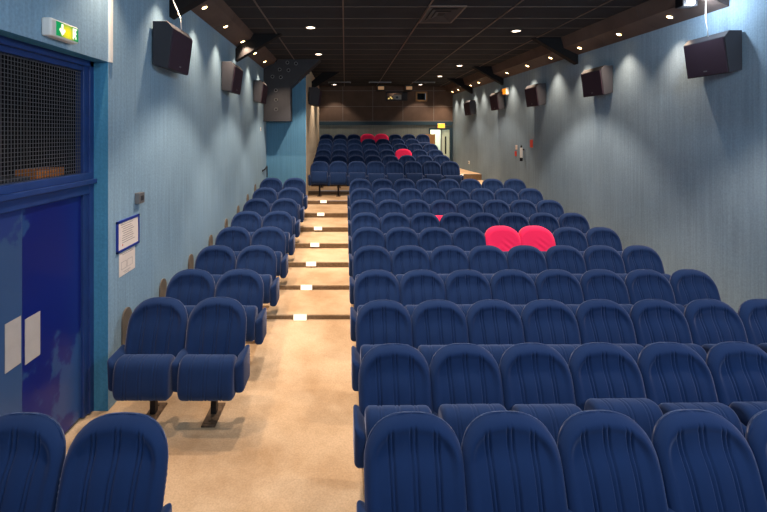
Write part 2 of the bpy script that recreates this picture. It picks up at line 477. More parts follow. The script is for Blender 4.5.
# ------------------------------------------------------------------ cinema seat
H, W, ZBOT, ZCV, PW = 1.0, 0.274, 0.33, 0.745, 2.55
def half_w(z, off=0.0):
    z = np.asarray(z, float)
    q = np.clip((z - ZCV) / (H + off - ZCV), 0, 1)
    w = (W + off) * np.power(np.maximum(1 - q ** PW, 0), 1 / PW)
    return w * (1 - 0.03 * np.clip((ZCV - z) / .4, 0, 1))
def outline(off=0.0):
    th = np.linspace(0, PI / 2, 90)
    z = ZCV + (H + off - ZCV) * np.sin(th) ** (2 / PW)
    x = (W + off) * np.cos(th) ** (2 / PW)
    zz = np.linspace(ZBOT - .1, ZCV, 60); xx = half_w(zz, off)
    X = np.concatenate([xx, x]); Z = np.concatenate([zz, z])
    xt = np.linspace(0, (W + off) * .8, 120)
    zt = ZCV + (H + off - ZCV) * (1 - (xt / (W + off)) ** PW) ** (1 / PW)
    X = np.concatenate([X, xt]); Z = np.concatenate([Z, zt])
    return np.concatenate([X, -X]), np.concatenate([Z, Z])
def lean(z):
    return -0.23 * (1 - (z - ZBOT) / (H - ZBOT)) - 0.012 * np.sin(PI * (z - ZBOT) / (H - ZBOT))

def back_mesh(name, nu=150, nv=64, off=0.0, cover=False):
    """padded back: front with rolled border, sunk centre and stitched pleats"""
    u = np.sin(np.linspace(-PI / 2, PI / 2, nu + 1))
    zt = np.concatenate([np.linspace(0, 1, nv // 2 + 1)[:-1] * (ZCV - ZBOT) + ZBOT,
                         ZCV + (H + off - ZCV) * np.sin(np.linspace(0, PI / 2, nv - nv // 2 + 1))])
    Uu, Zz = np.meshgrid(u, zt)
    if cover:
        zb = 0.56 + 0.10 * np.abs(Uu) ** 1.2
        tt = (Zz - ZBOT) / (H + off - ZBOT)
        Zz = zb + tt * (H + off - zb)
    X = Uu * half_w(Zz, off)
    ox, oz = outline(off)
    d = np.full(X.shape, 9.0)
    for i in range(len(ox)):
        d = np.minimum(d, (X - ox[i]) ** 2 + (Zz - oz[i]) ** 2)
    d = np.sqrt(d); d[:, 0] = 0; d[:, -1] = 0; d[-1, :] = 0
    rf = 0.060
    hf = np.sqrt(np.maximum(rf ** 2 - (rf - np.minimum(d, rf)) ** 2, 0))
    hb = 0.8 * np.sqrt(np.maximum(rf ** 2 - (rf - np.minimum(d, rf)) ** 2, 0))
    if not cover:
        inner = sm(d, .030, .082)
        pl = sm(d, .024, .070)
        hf = hf - .010 * inner + .006 * sm(d, .10, .24)
        hf = hf - .020 * inner * np.exp(-((Zz - (H - .16)) / .075) ** 2)
        g = np.zeros_like(X)
        for c in (-.139, -.115, -.014, .014, .115, .139):
            c2 = c * (1 - .10 * (1 - np.clip((Zz - .4) / .5, 0, 1)))
            g += np.exp(-((X - c2) / .0050) ** 2)
        hf = hf - g * .0135 * pl
        hf = hf + .0022 * sm(d, .08, .16) * np.cos(X / .125 * 2 * PI + PI)
    else:
        fold = np.sin((X + .05) * 46 + (Zz - .7) * 60) * np.exp(-((X - .06) / .09) ** 2 - ((Zz - .74) / .09) ** 2)
        fold += .8 * np.sin((X - .03) * 40 - (Zz - .7) * 52) * np.exp(-((X + .08) / .08) ** 2 - ((Zz - .70) / .08) ** 2)
        hf = hf + .0045 * fold - .004 * sm(d, .05, .16) * np.exp(-((Zz - .72) / .12) ** 2)
        hf = hf + off; hb = hb + off
        hf[:, 0] = hf[:, -1] = 0; hb[:, 0] = hb[:, -1] = 0; hf[-1, :] = 0; hb[-1, :] = 0
    L = lean(Zz)
    n1, n2 = X.shape
    verts, faces = [], []
    fi = np.zeros((n1, n2), int); bi = np.zeros((n1, n2), int)
    top = None
    for j in range(n1):
        for i in range(n2):
            if j == n1 - 1:
                if top is None:
                    top = len(verts); verts.append((0, float(L[j, i]), float(Zz[j, i])))
                fi[j, i] = bi[j, i] = top; continue
            fi[j, i] = len(verts); verts.append((float(X[j, i]), float(L[j, i] - hf[j, i]), float(Zz[j, i])))
            if i in (0, n2 - 1): bi[j, i] = fi[j, i]
            elif i % 3 == 0 or True:
                bi[j, i] = len(verts); verts.append((float(X[j, i]), float(L[j, i] + hb[j, i]), float(Zz[j, i])))
    def add(*q):
        r = []
        for k in q:
            if k not in r: r.append(int(k))
        if len(r) >= 3: faces.append(r)
    for j in range(n1 - 1):
        for i in range(n2 - 1):
            add(fi[j, i], fi[j, i + 1], fi[j + 1, i + 1], fi[j + 1, i])
            add(bi[j, i + 1], bi[j, i], bi[j + 1, i], bi[j + 1, i + 1])
    if not cover:
        for i in range(n2 - 1):
            add(fi[0, i + 1], fi[0, i], bi[0, i], bi[0, i + 1])
    me = bpy.data.meshes.new(name); me.from_pydata(verts, [], faces); me.update()
    return me

def seat_mesh(name, w=.236):
    """folded tip-up cushion: a thick rounded roll, stitched across its width"""
    nx, nt = 96, 56
    xs = np.concatenate([-w + .04 * (1 - np.cos(np.linspace(0, PI / 2, 9)))[:-1], np.linspace(-w + .04, w - .04, nx - 17), w - .04 * (1 - np.cos(np.linspace(PI / 2, 0, 9)))[1:]])
    verts, faces = [], []
    for x in xs:
        e = max(abs(x) - (w - .04), 0) / .04
        ins = .04 * (1 - math.sqrt(max(1 - e * e, 0)))
        g = sum(math.exp(-((x - c) / .0045) ** 2) for c in (-.139, -.115, -.014, .014, .115, .139))
        for k in range(nt):
            a = 2 * PI * k / nt
            cy, cz = math.cos(a), math.sin(a)
            p = 2.7
            r = (abs(cy) ** p + abs(cz) ** p) ** (-1 / p)
            ay, az = .118 - ins - .0065 * g, .178 - ins - .0065 * g
            yy, zz = r * cy * ay, r * cz * az
            tl = math.radians(14)
            verts.append((float(x), yy * math.cos(tl) + zz * math.sin(tl), -yy * math.sin(tl) + zz * math.cos(tl)))
    n = len(xs)
    for i in range(n - 1):
        for k in range(nt):
            a, b = i * nt + k, i * nt + (k + 1) % nt
            faces.append((a, a + nt, b + nt, b))
    faces.append(tuple(range(nt))); faces.append(tuple(range((n - 1) * nt, n * nt))[::-1])
    me = bpy.data.meshes.new(name); me.from_pydata(verts, [], faces); me.update()
    return me

def pad_mesh(name, slope):
    """upholstered armrest wing; slope>0 raises the +x side of its top"""
    m = MB(); s = slope; w = .046
    y0, y1 = -.41, -.10
    m.hexa([(-w, y0 + .02, .31 - s * .10), (w, y0 + .02, .31 + s * .10 * -1 + (0 if s <= 0 else .0)), (w, y1, .30), (-w, y1, .30),
            (-w, y0, .585 - s * .5), (w, y0, .585 + s * .5), (w, y1, .60 + s * .5), (-w, y1, .60 - s * .5)], .038, 5)
    me = bpy.data.meshes.new(name); m.bm.to_mesh(me); m.bm.free()
    return me

me_back = back_mesh('backrest')
me_seat = seat_mesh('tip_up_seat')
me_pad = pad_mesh('armrest', 0)
me_pad_l = pad_mesh('armrest', -0.06)
me_pad_r = pad_mesh('armrest', 0.06)
for me in (me_back, me_seat, me_pad, me_pad_l, me_pad_r):
    me.materials.append(M['seat'])
    for p in me.polygons: p.use_smooth = True
def mesh_of(mb, name, mm):
    me = bpy.data.meshes.new(name); mb.bm.to_mesh(me); mb.bm.free(); me.materials.append(mm); return me
b = MB(); b.box(-.026, .026, -.205, -.145, .012, .37, .006)
me_post = mesh_of(b, 'post', M['dark_metal'])
b = MB(); b.box(-.062, .062, -.36, -.02, 0, .014, .004); b.box(-.05, .05, -.33, -.05, .012, .020, .003)
for yy in (-.30, -.08): b.cyl((0, yy, .024), (0, 0, 1), .012, .012, 10)
me_plate = mesh_of(b, 'base_plate', M['plate'])
b = MB(); b.box(-.262, .262, -.205, -.165, .335, .375, .006)
me_bar = mesh_of(b, 'support_bar', M['dark_metal'])

PITCH = 0.54
def make_proto():
    root = bpy.data.objects.new('cinema_seat', None); root.empty_display_size = .1
    COL.objects.link(root)
    link('backrest', me_back, None, root)
    s = link('tip_up_seat', me_seat, None, root); s.location = (0, -.265, .485)
    link('post', me_post, None, root)
    link('base_plate', me_plate, None, root)
    link('support_bar', me_bar, None, root)
    a = link('armrest', me_pad, None, root); a.location = (-PITCH / 2, 0, 0)
    return root
proto = make_proto()
proto_used = []
def copy_seat():
    if not proto_used:
        proto_used.append(1); return proto, list(proto.children)
    r = proto.copy(); COL.objects.link(r)
    ch = []
    for c in proto.children:
        if c.get('extra'): continue
        d = c.copy(); COL.objects.link(d); d.parent = r; ch.append(d)
    return r, ch
SEAT_OBJ = {}
def place_seat(key, x, y, z, label, group, first=False, last=False, fold=None, rotz=0.0, lift=0.0):
    r, ch = copy_seat()
    SEAT_OBJ[key] = r
    r.location = (x, y, z); r.rotation_euler = (0, 0, rotz)
    tag(r, label, 'cinema seat', group)
    by = {c.name.split('.')[0]: c for c in ch}
    s = by['tip_up_seat']
    f = R.uniform(-3, 3) if fold is None else fold
    s.location = (0, -.315 - max(-lift, 0) * .5, .513 + lift + R.uniform(-.004, .004))
    s.rotation_euler = (math.radians(f), 0, 0)
    if first: by['armrest'].data = me_pad_l
    else: by['armrest'].data = me_pad
    if last: extra.append((r, key))
    return r
extra = []

def nth_from(i, n, lo, hi):
    """position in words, counted from the nearer end"""
    if i == 0: return lo
    if i == n - 1: return hi
    return None
ROWS = ['frontmost row', 'second row', 'third row', 'fourth row', 'fifth row', 'sixth row', 'seventh row', 'eighth row', 'ninth row', 'tenth row']

# ---- right block: ten rows, eight seats each (front rows run out of the picture)
n_vis = [5, 6, 8, 8, 8, 8, 8, 8, 8, 8]
rot = [.013, .012, .008, .006, .003, 0, -.004, -.006, -.008, -.01]
for k in range(10):
    for i in range(n_vis[k]):
        dx = .534 * i
        note = ''
        if (k, i) == (1, 3): note = ' with its cushion folded higher'
        elif (k, i) == (7, 3): note = ' with a red cushion'
        elif (k, i) in ((5, 4), (5, 5)): note = ' in red cover'
        lab = 'blue seat%s, %s from aisle, %s of the right block' % (note, ORD[i], ROWS[k])
        zz = r_z[k] - (0.0 if k < 6 else .012 * (k - 5) * (i / 7.0) ** 2)
        o = place_seat(('r', k, i), .375 + dx * math.cos(rot[k]), r_Y[k] + dx * math.sin(rot[k]), r_z[k], lab,
                       'blue tip-up seats in the right block', i == 0, i == n_vis[k] - 1 and n_vis[k] == 8,
                       rotz=rot[k], fold=(4 if (k, i) == (1, 3) else None), lift=(-.10 if k == 0 else .035 if (k, i) == (1, 3) else 0.045 if (k, i) == (7, 3) else 0))
# ---- left block
for k in range(10):
    if l_Y[k] is None: continue
    kk = k if k == 0 else k - 1
    for i in range(2):
        xa = -1.19 if k else -1.215
        x = xa - .55 * (1 - i)
        if k == 0:
            lab = ['blue seat beside the blue exit door, near left corner', 'blue seat next to the aisle in the frontmost left row'][i]
        else:
            lab = 'blue seat on the %s side in the %s, left block' % (['wall', 'aisle'][i], ROWS[kk])
        place_seat(('l', k, i), x, l_Y[k], l_z[k], lab, 'blue tip-up seats in the left block', i == 0, i == 1,
                   fold=[8, 6][i] if k in (0, 2) else None, lift=-.10 if k == 0 else -.075 if k == 2 else 0)
# ---- rear block
for k in range(6):
    n = 7 if k == 4 else 8
    for i in range(n):
        note = ' in red cover' if (k, i) in ((2, 5), (5, 3), (5, 4)) else ''
        rn = ['front row', 'second row', 'third row', 'fourth row', 'fifth row', 'last row'][k]
        lab = 'blue seat%s, %s from left, %s of the rear block' % (note, ORD[i], rn)
        fold = None; lift = 0
        if k == 0: fold, lift = [(0, .03), (0, .0), (-2, .0), (-2, -.03), (0, -.02), (1, -.02), (14, -.05), (12, -.08)][i]
        if (k, i) == (5, 7): fold = 35
        place_seat(('b', k, i), -.73 + PITCH * i, b_Y[k], b_z[k], lab, 'blue tip-up seats in the rear block', i == 0, i == n - 1, fold=fold, lift=lift)
for r, key in extra:
    a = link('armrest', me_pad_r, None, r); a.location = (PITCH / 2, 0, 0)
    a['extra'] = 1
# red cushion glimpsed between two backs
for c in SEAT_OBJ[('r', 7, 3)].children:
    if c.name.startswith('tip_up_seat'):
        c.data = me_seat.copy(); c.data.materials[0] = M['red']; c['label'] = 'red cushion'

# red covers draped over backs
me_cov = back_mesh('seat_cover', nu=90, nv=56, off=.016, cover=True)
me_cov.materials.append(M['red'])
for p in me_cov.polygons: p.use_smooth = True
for key, lab in ((('r', 5, 4), 'bright pink-red seat cover, left one of the pair in the right block'),
                 (('r', 5, 5), 'bright pink-red seat cover, right one of the pair in the right block'),
                 (('b', 2, 5), 'single crimson cover draped on a seat in the middle of the rear block'),
                 (('b', 5, 3), 'crimson cover in the last row, left one of the pair'),
                 (('b', 5, 4), 'crimson cover in the last row, right one of the pair')):
    o = link('seat_cover', me_cov, None)
    s = SEAT_OBJ[key]
    o.location = s.location; o.rotation_euler = s.rotation_euler
    tag(o, lab, 'seat cover', 'red covers draped over seat backs')

# thin grey-brown round-topped patches on the wall beside each left row
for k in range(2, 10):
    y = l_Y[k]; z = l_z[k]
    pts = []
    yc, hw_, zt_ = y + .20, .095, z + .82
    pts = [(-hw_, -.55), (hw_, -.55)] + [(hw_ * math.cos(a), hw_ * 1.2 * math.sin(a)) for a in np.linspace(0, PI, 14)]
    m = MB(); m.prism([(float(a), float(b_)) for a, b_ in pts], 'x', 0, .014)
    o = m.build('wall_patch', mat('brown_patch_%d' % k, lin(108, 104, 98), rough=.9, noise=(8, .15, (1, 1, 1))) if k == 2 else bpy.data.materials['brown_patch_2'],
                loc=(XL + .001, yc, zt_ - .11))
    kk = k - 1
    tag(o, 'brown round-topped wall patch beside the wall seat of the %s, left block' % ROWS[kk], 'wall pad', 'brown patches along the left wall')

# ------------------------------------------------------------------ exit door on the left
d = bpy.data.objects.new('door_1', None); COL.objects.link(d); d.location = (XD, (DY0 + DY1) / 2, .085); struct(d)
def B(name, mm, x0, x1, y0, y1, z0, z1, bv=.004, parent=d):
    m = MB(); ox, oy, oz = d.location
    m.box(x0 - ox, x1 - ox, y0 - oy, y1 - oy, z0 - oz, z1 - oz, bv)
    return m.build(name, mm, parent)
ZR0, ZR1 = CAM_Z - .49, CAM_Z - .40       # rail between the leaves and the screen above
fm = MB(); ox, oy, oz = d.location
def fb(x0, x1, y0, y1, z0, z1, bv=.005): fm.box(x0 - ox, x1 - ox, y0 - oy, y1 - oy, z0 - oz, z1 - oz, bv)
fb(XD - .05, XD + .05, 3.985, DY1, .085, DZ1)                 # far jamb
fb(XD - .05, XD + .03, 3.925, 3.99, .085, DZ1)                # inner jamb
fb(XD - .05, XD + .05, DY0, DY0 + .07, .085, DZ1)             # near jamb
fb(XD - .05, XD + .05, DY0, DY1, DZ1 - .055, DZ1)             # head
fb(XD - .05, XD + .02, DY0, DY1, DZ1 - .10, DZ1 - .05)
fb(XD - .05, XD + .085, DY0, DY1 - .005, ZR0 + .04, ZR1 - .01)      # rail, projecting ledge
fb(XD - .05, XD + .045, DY0, DY1 - .03, ZR0 - .05, ZR0 + .04)
fb(XD - .05, XD + .055, DY0, DY1 - .05, ZR1 - .01, ZR1 + .05)
fm.build('door_frame', M['dframe'], d)
SEAM = 3.205
B('door_leaf', M['door_r'], XD - .04, XD + .005, SEAM + .003, 3.925, .10, ZR0 - .055)
B('door_leaf', M['door_l'], XD - .04, XD + .012, DY0 + .07, SEAM - .003, .10, ZR0 - .055)
# wire screen
wm = MB(); ox, oy, oz = d.location
y0, y1, z0, z1 = DY0 + .07, 3.925, ZR1 + .05, DZ1 - .10
y = y0
while y < y1:
    wm.box(XD - .003 - ox, XD + .001 - ox, y - 0.0021 - oy, y + 0.0021 - oy, z0 - oz, z1 - oz); y += .031
z = z0
while z < z1:
    wm.box(XD - .001 - ox, XD + .003 - ox, y0 - oy, y1 - oy, z - 0.0021 - oz, z + 0.0021 - oz); z += .031
wm.build('wire_screen', M['wire'], d)
# dark store behind the screen
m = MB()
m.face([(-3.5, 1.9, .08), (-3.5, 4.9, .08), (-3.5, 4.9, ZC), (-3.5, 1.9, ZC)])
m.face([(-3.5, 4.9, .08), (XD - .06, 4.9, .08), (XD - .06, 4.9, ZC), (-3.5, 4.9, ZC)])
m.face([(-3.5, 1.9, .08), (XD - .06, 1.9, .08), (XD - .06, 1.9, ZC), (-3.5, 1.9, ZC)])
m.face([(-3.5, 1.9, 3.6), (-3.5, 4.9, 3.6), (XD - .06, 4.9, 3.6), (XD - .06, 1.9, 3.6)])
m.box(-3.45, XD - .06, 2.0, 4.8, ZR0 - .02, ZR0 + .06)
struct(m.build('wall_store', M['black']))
o = MB().box(-.09, .09, -.17, .17, 0, .14, .004).build('cardboard_box', M['card'], loc=(XD - .19, 3.69, ZR0 + .061))
tag(o, 'orange-brown cardboard box on the shelf behind the wire screen', 'box')
MB().box(-.091, .091, -.02, .02, .1402, .142).build('tape', M['paper_g'], o)
o = MB().box(-.08, .08, -.13, .13, 0, .10, .006).build('metal_box', M['dgrey'], loc=(XD - .18, 3.31, ZR0 + .061))
tag(o, 'grey metal box left of the cardboard box behind wire screen', 'box')
MB().box(.078, .086, -.03, .03, .04, .06).build('latch', M['grey_metal'], o)
# sheets stuck on the door
def sheet(name, x, y0, y1, z0, z1, mm, label, cat, lines=0, group=None, out=.003):
    o = MB().box(0, out, -(y1 - y0) / 2, (y1 - y0) / 2, 0, z1 - z0).build(name, mm, loc=(x, (y0 + y1) / 2, z0))
    tag(o, label, cat, group)
    if lines:
        m = MB(); h = z1 - z0; w = (y1 - y0) / 2
        for q in range(lines):
            zz = h * (.9 - .8 * q / max(lines - 1, 1)); a = -w * .8; bb = w * R.uniform(.1, .8)
            m.box(out, out + .0006, a, bb, zz - .0035, zz + .0035)
        m.build('print', M['ink'], o)
    return o
sheet('paper_sheet', XD + .0125, 3.035, 3.185, CAM_Z - 1.655, CAM_Z - 1.315, M['paper_g'], 'blank grey paper sheet on the left leaf of the exit door', 'paper', group='paper sheets taped on the blue exit door')
sheet('paper_sheet', XD + .0055, 3.235, 3.395, CAM_Z - 1.70, CAM_Z - 1.365, M['paper_g'], 'blank grey paper sheet on the right leaf of the exit door', 'paper', group='paper sheets taped on the blue exit door')

# framed notice, loose sheet and switch on the left wall
t = thing('framed_notice', 'white notice in a blue frame on the left wall', 'notice', (XL, 4.41, CAM_Z - 1.145))
o = MB().box(.002, .012, -.20, .20, .02, .285).build('sheet', M['paper'], t)
m = MB()
for (a, b_, c, e) in ((-.225, .225, 0, .024), (-.225, .225, .282, .306), (-.225, -.203, 0, .306), (.203, .225, 0, .306)):
    m.box(0, .018, a, b_, c, e, .002)
m.build('frame', M['frame_b'], t)
m = MB()
for q in range(9):
    zz = .26 - .022 * q
    m.box(.012, .0127, -.13 + R.uniform(-.03, .03), .02 + R.uniform(0, .12), zz - .003, zz + .003)
m.build('print', M['ink'], t)
MB().cyl((.0125, -.12, .062), (1, 0, 0), .009, .001, 14).build('red_mark', M['ink_red'], t)
o = sheet('wall_notice', XL + .001, 4.24, 4.56, CAM_Z - 1.385, CAM_Z - 1.155, M['paper'], 'white printed sheet pinned under the blue framed notice', 'notice', 0)
m = MB()
for (a, b_, c, e) in ((-.10, .12, .20, .206), (-.12, -.02, .13, .133), (.0, .10, .13, .133), (-.12, -.117, .06, .13), (-.02, -.017, .06, .13), (.0, .003, .06, .13), (.1, .103, .06, .13), (-.12, -.02, .06, .063), (0, .10, .06, .063), (-.08, .06, .03, .034), (-.06, .03, .015, .018)):
    m.box(.003, .0036, a, b_, c, e)
m.build('print', M['ink'], o)
t = thing('thermostat', 'small grey wall box above the blue framed notice', 'wall box', (XL, 4.62, CAM_Z - .725))
MB().box(-.006, .05, -.06, .06, 0, .11, .004).build('case', M['grey_metal'], t)
MB().box(.05, .054, -.03, .03, .03, .08, .002).build('cover', M['dgrey'], t)
# white cable trunking at the corner of the recess
o = MB().box(0, .02, -.022, .022, 0, ZC - DZ1).build('cable_trunking', M['white'], loc=(XL, 4.075, DZ1))
tag(o, 'white vertical cable trunking above the corner of the door recess', 'cable trunking')
o = MB().box(0, .012, -.03, .03, 0, .09, .003).build('wall_switch', M['white'], loc=(XL, 11.35, PZ(131, 11.4)))
tag(o, 'tiny white switch on the left wall below the third speaker', 'switch')
MB().box(.012, .016, -.012, .012, .03, .06).build('rocker', M['grey_metal'], o)
t = thing('handrail', 'short dark handrail on the left wall behind the last left row', 'handrail', (XL, 11.6, 1.05))
MB().tube([(.012, 0, .60), (.07, 0, .64), (.07, .30, .70), (.07, .32, .40)], .018).build('bar', M['dark_metal'], t)
MB().cyl((.006, 0, .60), (1, 0, 0), .035, .012, 14).build('mount', M['dark_metal'], t)

# green exit sign over the door
GX, GY, GZ = XL, 3.315, CAM_Z + .715
t = thing('exit_sign', 'green and white emergency exit sign on the wall above the blue door', 'exit sign', (GX, GY, GZ))
t.scale = (1, .80, .86)
MB().box(0, .075, -.205, .205, -.01, .145, .018, 3).build('case', M['white'], t, smooth=False)
m_g = mat('lit_green_exit_panel', lin(20, 150, 80), rough=.35)
nt = m_g.node_tree; bs = nt.nodes['Principled BSDF']
tc = nt.nodes.new('ShaderNodeTexCoord'); mp = nt.nodes.new('ShaderNodeMapping'); mp.inputs['Location'].default_value = (0, -.02 * 8, -.055 * 10); mp.inputs['Scale'].default_value = (0, 8, 10)
gr = nt.nodes.new('ShaderNodeTexGradient'); gr.gradient_type = 'SPHERICAL'
cr = nt.nodes.new('ShaderNodeValToRGB')
cr.color_ramp.elements[0].position = .02; cr.color_ramp.elements[0].color = lin(14, 140, 78)
cr.color_ramp.elements[1].position = .85; cr.color_ramp.elements[1].color = lin(250, 226, 30)
nt.links.new(tc.outputs['Object'], mp.inputs['Vector']); nt.links.new(mp.outputs['Vector'], gr.inputs['Vector']); nt.links.new(gr.outputs['Fac'], cr.inputs['Fac'])
nt.links.new(cr.outputs['Color'], bs.inputs['Emission Color']); nt.links.new(cr.outputs['Color'], bs.inputs['Base Color']); bs.inputs['Emission Strength'].default_value = .75
pn = MB().box(.072, .082, -.135, .185, .008, .127, .003).build('lit_panel', m_g, t)
m_w = mat('lit_white_symbol', lin(250, 246, 226), emit=lin(255, 248, 226), estr=.8)
m = MB()   # arrow pointing down
def yz(pts, dy=0, dz=0): return [(a + dy, b_ + dz) for a, b_ in pts]
m.prism(yz([(-.012, .115), (.012, .115), (.012, .06), (.034, .078), (.042, .06), (0, .018), (-.042, .06), (-.034, .078), (-.012, .06)], -.062, 0), 'x', .082, .085)
m.build('arrow', m_w, pn)
m = MB()   # doorway and running figure
m.prism(yz([(.055, .02), (.066, .02), (.066, .105), (.115, .105), (.115, .116), (.055, .116)], .04), 'x', .082, .085)
m.cyl((.0835, .132, .098), (1, 0, 0), .011, .003, 14)
m.prism([(.118, .084), (.138, .088), (.150, .070), (.144, .064), (.134, .074), (.132, .058), (.146, .044), (.146, .022), (.136, .022), (.136, .040), (.122, .050), (.110, .032), (.096, .030), (.096, .040), (.104, .042), (.116, .062), (.118, .074), (.106, .066), (.100, .072)], 'x', .082, .085)
m.build('running_figure', m_w, pn)

# ------------------------------------------------------------------ loudspeakers
def speaker(xw, y0, s, z, label, L=.64, rz=0.0):
    t = thing('wall_speaker', label, 'speaker', (xw, y0, CAM_Z + z - .5), 'loudspeakers mounted along the side walls', rz)
    prof = [(.02, .50), (.185, .50), (.245, .425), (.185, -.03), (.02, .01)]
    m = MB(); m.prism([(s * a, b_) for a, b_ in prof], 'y', 0, L, .006)
    m.build('cabinet', M['spk'], t)
    a, b_ = Vector((.245, 0, .415)), Vector((.187, 0, -.02))
    n = Vector((b_.z - a.z, 0, a.x - b_.x)).normalized()
    if n.x < 0: n = -n
    m = MB()
    p = []
    for (q, yy) in ((b_, .015), (b_, L - .015), (a, L - .015), (a, .015)):
        p.append(Vector((q.x, yy, q.z)))
    lo = [(s * (v.x - .002 * n.x), v.y, v.z - .002 * n.z) for v in p]; hi = [(s * (v.x + .012 * n.x), v.y, v.z + .012 * n.z) for v in p]
    m.hexa(lo + hi, .003)
    g = m.build('grille', M['grille'], t)
    c = (b_ * .88 + a * .12)
    MB().box(s * (c.x + .012) - .004, s * (c.x + .012) + .004, L * .47, L * .55, c.z - .008, c.z + .008, .001).build('badge', M['grey_metal'], g)
    m = MB(); m.box(min(0, s * .03), max(0, s * .03), L * .3, L * .7, .12, .38, .003)
    m.build('bracket', M['dark_metal'], t)
    return t
for y0, lab in ((4.94, 'dark wall speaker on the left wall, nearest the exit door'),
                (7.70, 'dark wall speaker on the left wall, middle one of its three'),
                (10.38, 'dark wall speaker on the left wall next to the angular grey panel')):
    speaker(XL, y0, 1, 1.27, lab)
q = speaker(XL2, 12.75, 1, 1.36, 'dark wall speaker at the left corner of the rear block'); q.scale = (1.5, 1.2, 1)
for y0, z, lab in ((5.46, 1.29, 'dark wall speaker on the right wall right under the floodlight'),
                   (7.95, 1.24, 'dark wall speaker on the right wall, second from the floodlight'),
                   (10.42, 1.20, 'dark wall speaker on the right wall, third from the floodlight'),
                   (12.85, 1.24, 'dark wall speaker on right wall beside the orange emergency light'),
                   (15.45, 1.20, 'dark wall speaker on the right wall nearest the rear door')):
    speaker(XR(y0), y0, -1, z, lab, rz=.0347)
# their cables
o = MB().tube([(XL + .21, 5.30, CAM_Z + 1.26), (XL + .20, 5.3, CAM_Z + 1.40), (XL + .12, 5.28, CAM_Z + 1.60), (XL + .10, 5.27, CAM_Z + 1.80)], .006).build('speaker_cable', M['white'], smooth=True)
tag(o, 'white cable rising from the nearest speaker on the left wall', 'cable', 'white speaker cables')
xr = XR(5.7)
o = MB().tube([(xr - .2, 5.75, CAM_Z + 1.265), (xr - .23, 5.72, CAM_Z + 1.36), (xr - .27, 5.70, CAM_Z + 1.50), (xr - .28, 5.68, CAM_Z + 1.78)], .005).build('speaker_cable', M['white'], smooth=True)
tag(o, 'white cable rising from the speaker under the right floodlight', 'cable', 'white speaker cables')

# ------------------------------------------------------------------ small things on the right wall and at the back
y = 12.62
t = thing('emergency_light', 'small orange glowing emergency light on the right wall', 'emergency light', (XR(y), y, PZ(94.5, y)))
MB().box(-.09, 0, -.02, .30, 0, .20, .012).build('case', M['white'], t)
MB().box(-.10, -.085, 0, .28, .02, .18, .006).build('lens', M['orange_case'], t)
y = 5.05
t = thing('emergency_light', 'white emergency light at the right edge, right of the nearest speaker', 'emergency light', (XR(y), y, PZ(25.5, y)))
MB().box(-.06, 0, -.16, .06, 0, .17, .012).build('case', M['white'], t)
MB().box(-.068, -.058, -.14, .05, .015, .155, .004).build('lens', M['paper'], t)
y = 11.6
t = thing('fire_extinguisher', 'white and black extinguisher hanging on the right wall', 'extinguisher', (XR(y) - .07, y + .05, PZ(161, y)))
MB().cyl((0, 0, .20), (0, 0, 1), .035, .30, 20).build('cylinder', M['white'], t, smooth=False)
MB().cyl((0, 0, .04), (0, 0, 1), .037, .09, 20).build('base', M['black'], t)
MB().cyl((0, 0, .38), (0, 0, 1), .02, .06, 14).build('valve', M['dark_metal'], t)
MB().box(.03, .075, -.03, .03, .28, .32).build('bracket', M['dark_metal'], t)
o = MB().box(-.012, 0, -.075, .075, 0, .20, .002).build('safety_sign', M['red_plastic'], loc=(XR(11.2), 11.2, PZ(147.5, 11.2)))
tag(o, 'small red safety sign on the right wall above the extinguisher', 'sign')
o = MB().box(-.012, 0, -.06, .06, 0, .13, .002).build('alarm_sign', M['red_plastic'], loc=(XR(12.15), 12.15, PZ(156, 12.15)))
tag(o, 'small red sign left of the extinguisher, below a cream one', 'sign')
o = MB().box(-.012, 0, -.055, .055, 0, .12, .002).build('instruction_sign', M['paper'], loc=(XR(12.1), 12.1, PZ(149.5, 12.1)))
tag(o, 'small cream sign left of the extinguisher, above a red one', 'sign')
m = MB(); m.box(-.0135, -.012, -.03, .03, .04, .05); m.box(-.0135, -.012, -.03, .03, .07, .08); m.build('print', M['ink'], o)
y = 16.2
o = MB().box(-.02, 0, -.06, .06, 0, .11, .004).build('wall_switch', M['white'], loc=(XR(y), y, PZ(164, y)))
tag(o, 'small cream switch on the right wall near the rear door', 'switch')
MB().box(-.026, -.02, -.02, .02, .03, .08).build('rocker', M['grey_metal'], o)

# rear door with the corridor behind
d2 = bpy.data.objects.new('door_2', None); COL.objects.link(d2); d2.location = (bd[0], YB, 1.265); struct(d2)
m = MB(); w = bd[1] - bd[0]; h = bd[3] - 1.265
m.box(-.05, w + .12, -.05, .12, h, h + .07); m.box(w, w + .12, -.05, .12, 0, h); m.box(-.05, 0, -.03, .12, 0, h)
m.build('door_frame', M['teal'], d2)
xa = PX(441.4, YB) - bd[0]
lf = MB().box(xa, w - .005, -.02, .03, .01, h - .01, .003).build('door_leaf', M['pale_green'], d2)
MB().box(xa + .14, xa + .20, -.024, -.018, h * .34, h * .82).build('pane', M['glass'], lf)
MB().box(xa - .03, xa + .012, -.03, .05, 0, h).build('mullion', M['grey_metal'], d2)
m = MB()
x0, x1 = bd[0] - .6, bd[1] + .5
m.face([(x0, YB + 2.0, 1.265), (x1, YB + 2.0, 1.265), (x1, YB + 2.0, 3.6), (x0, YB + 2.0, 3.6)])
m.face([(x0, YB, 1.265), (x0, YB + 2.0, 1.265), (x0, YB + 2.0, 3.6), (x0, YB, 3.6)])
m.face([(x1, YB, 1.265), (x1, YB + 2.0, 1.265), (x1, YB + 2.0, 3.6), (x1, YB, 3.6)])
m.face([(x0, YB, 3.6), (x1, YB, 3.6), (x1, YB + 2, 3.6), (x0, YB + 2, 3.6)])
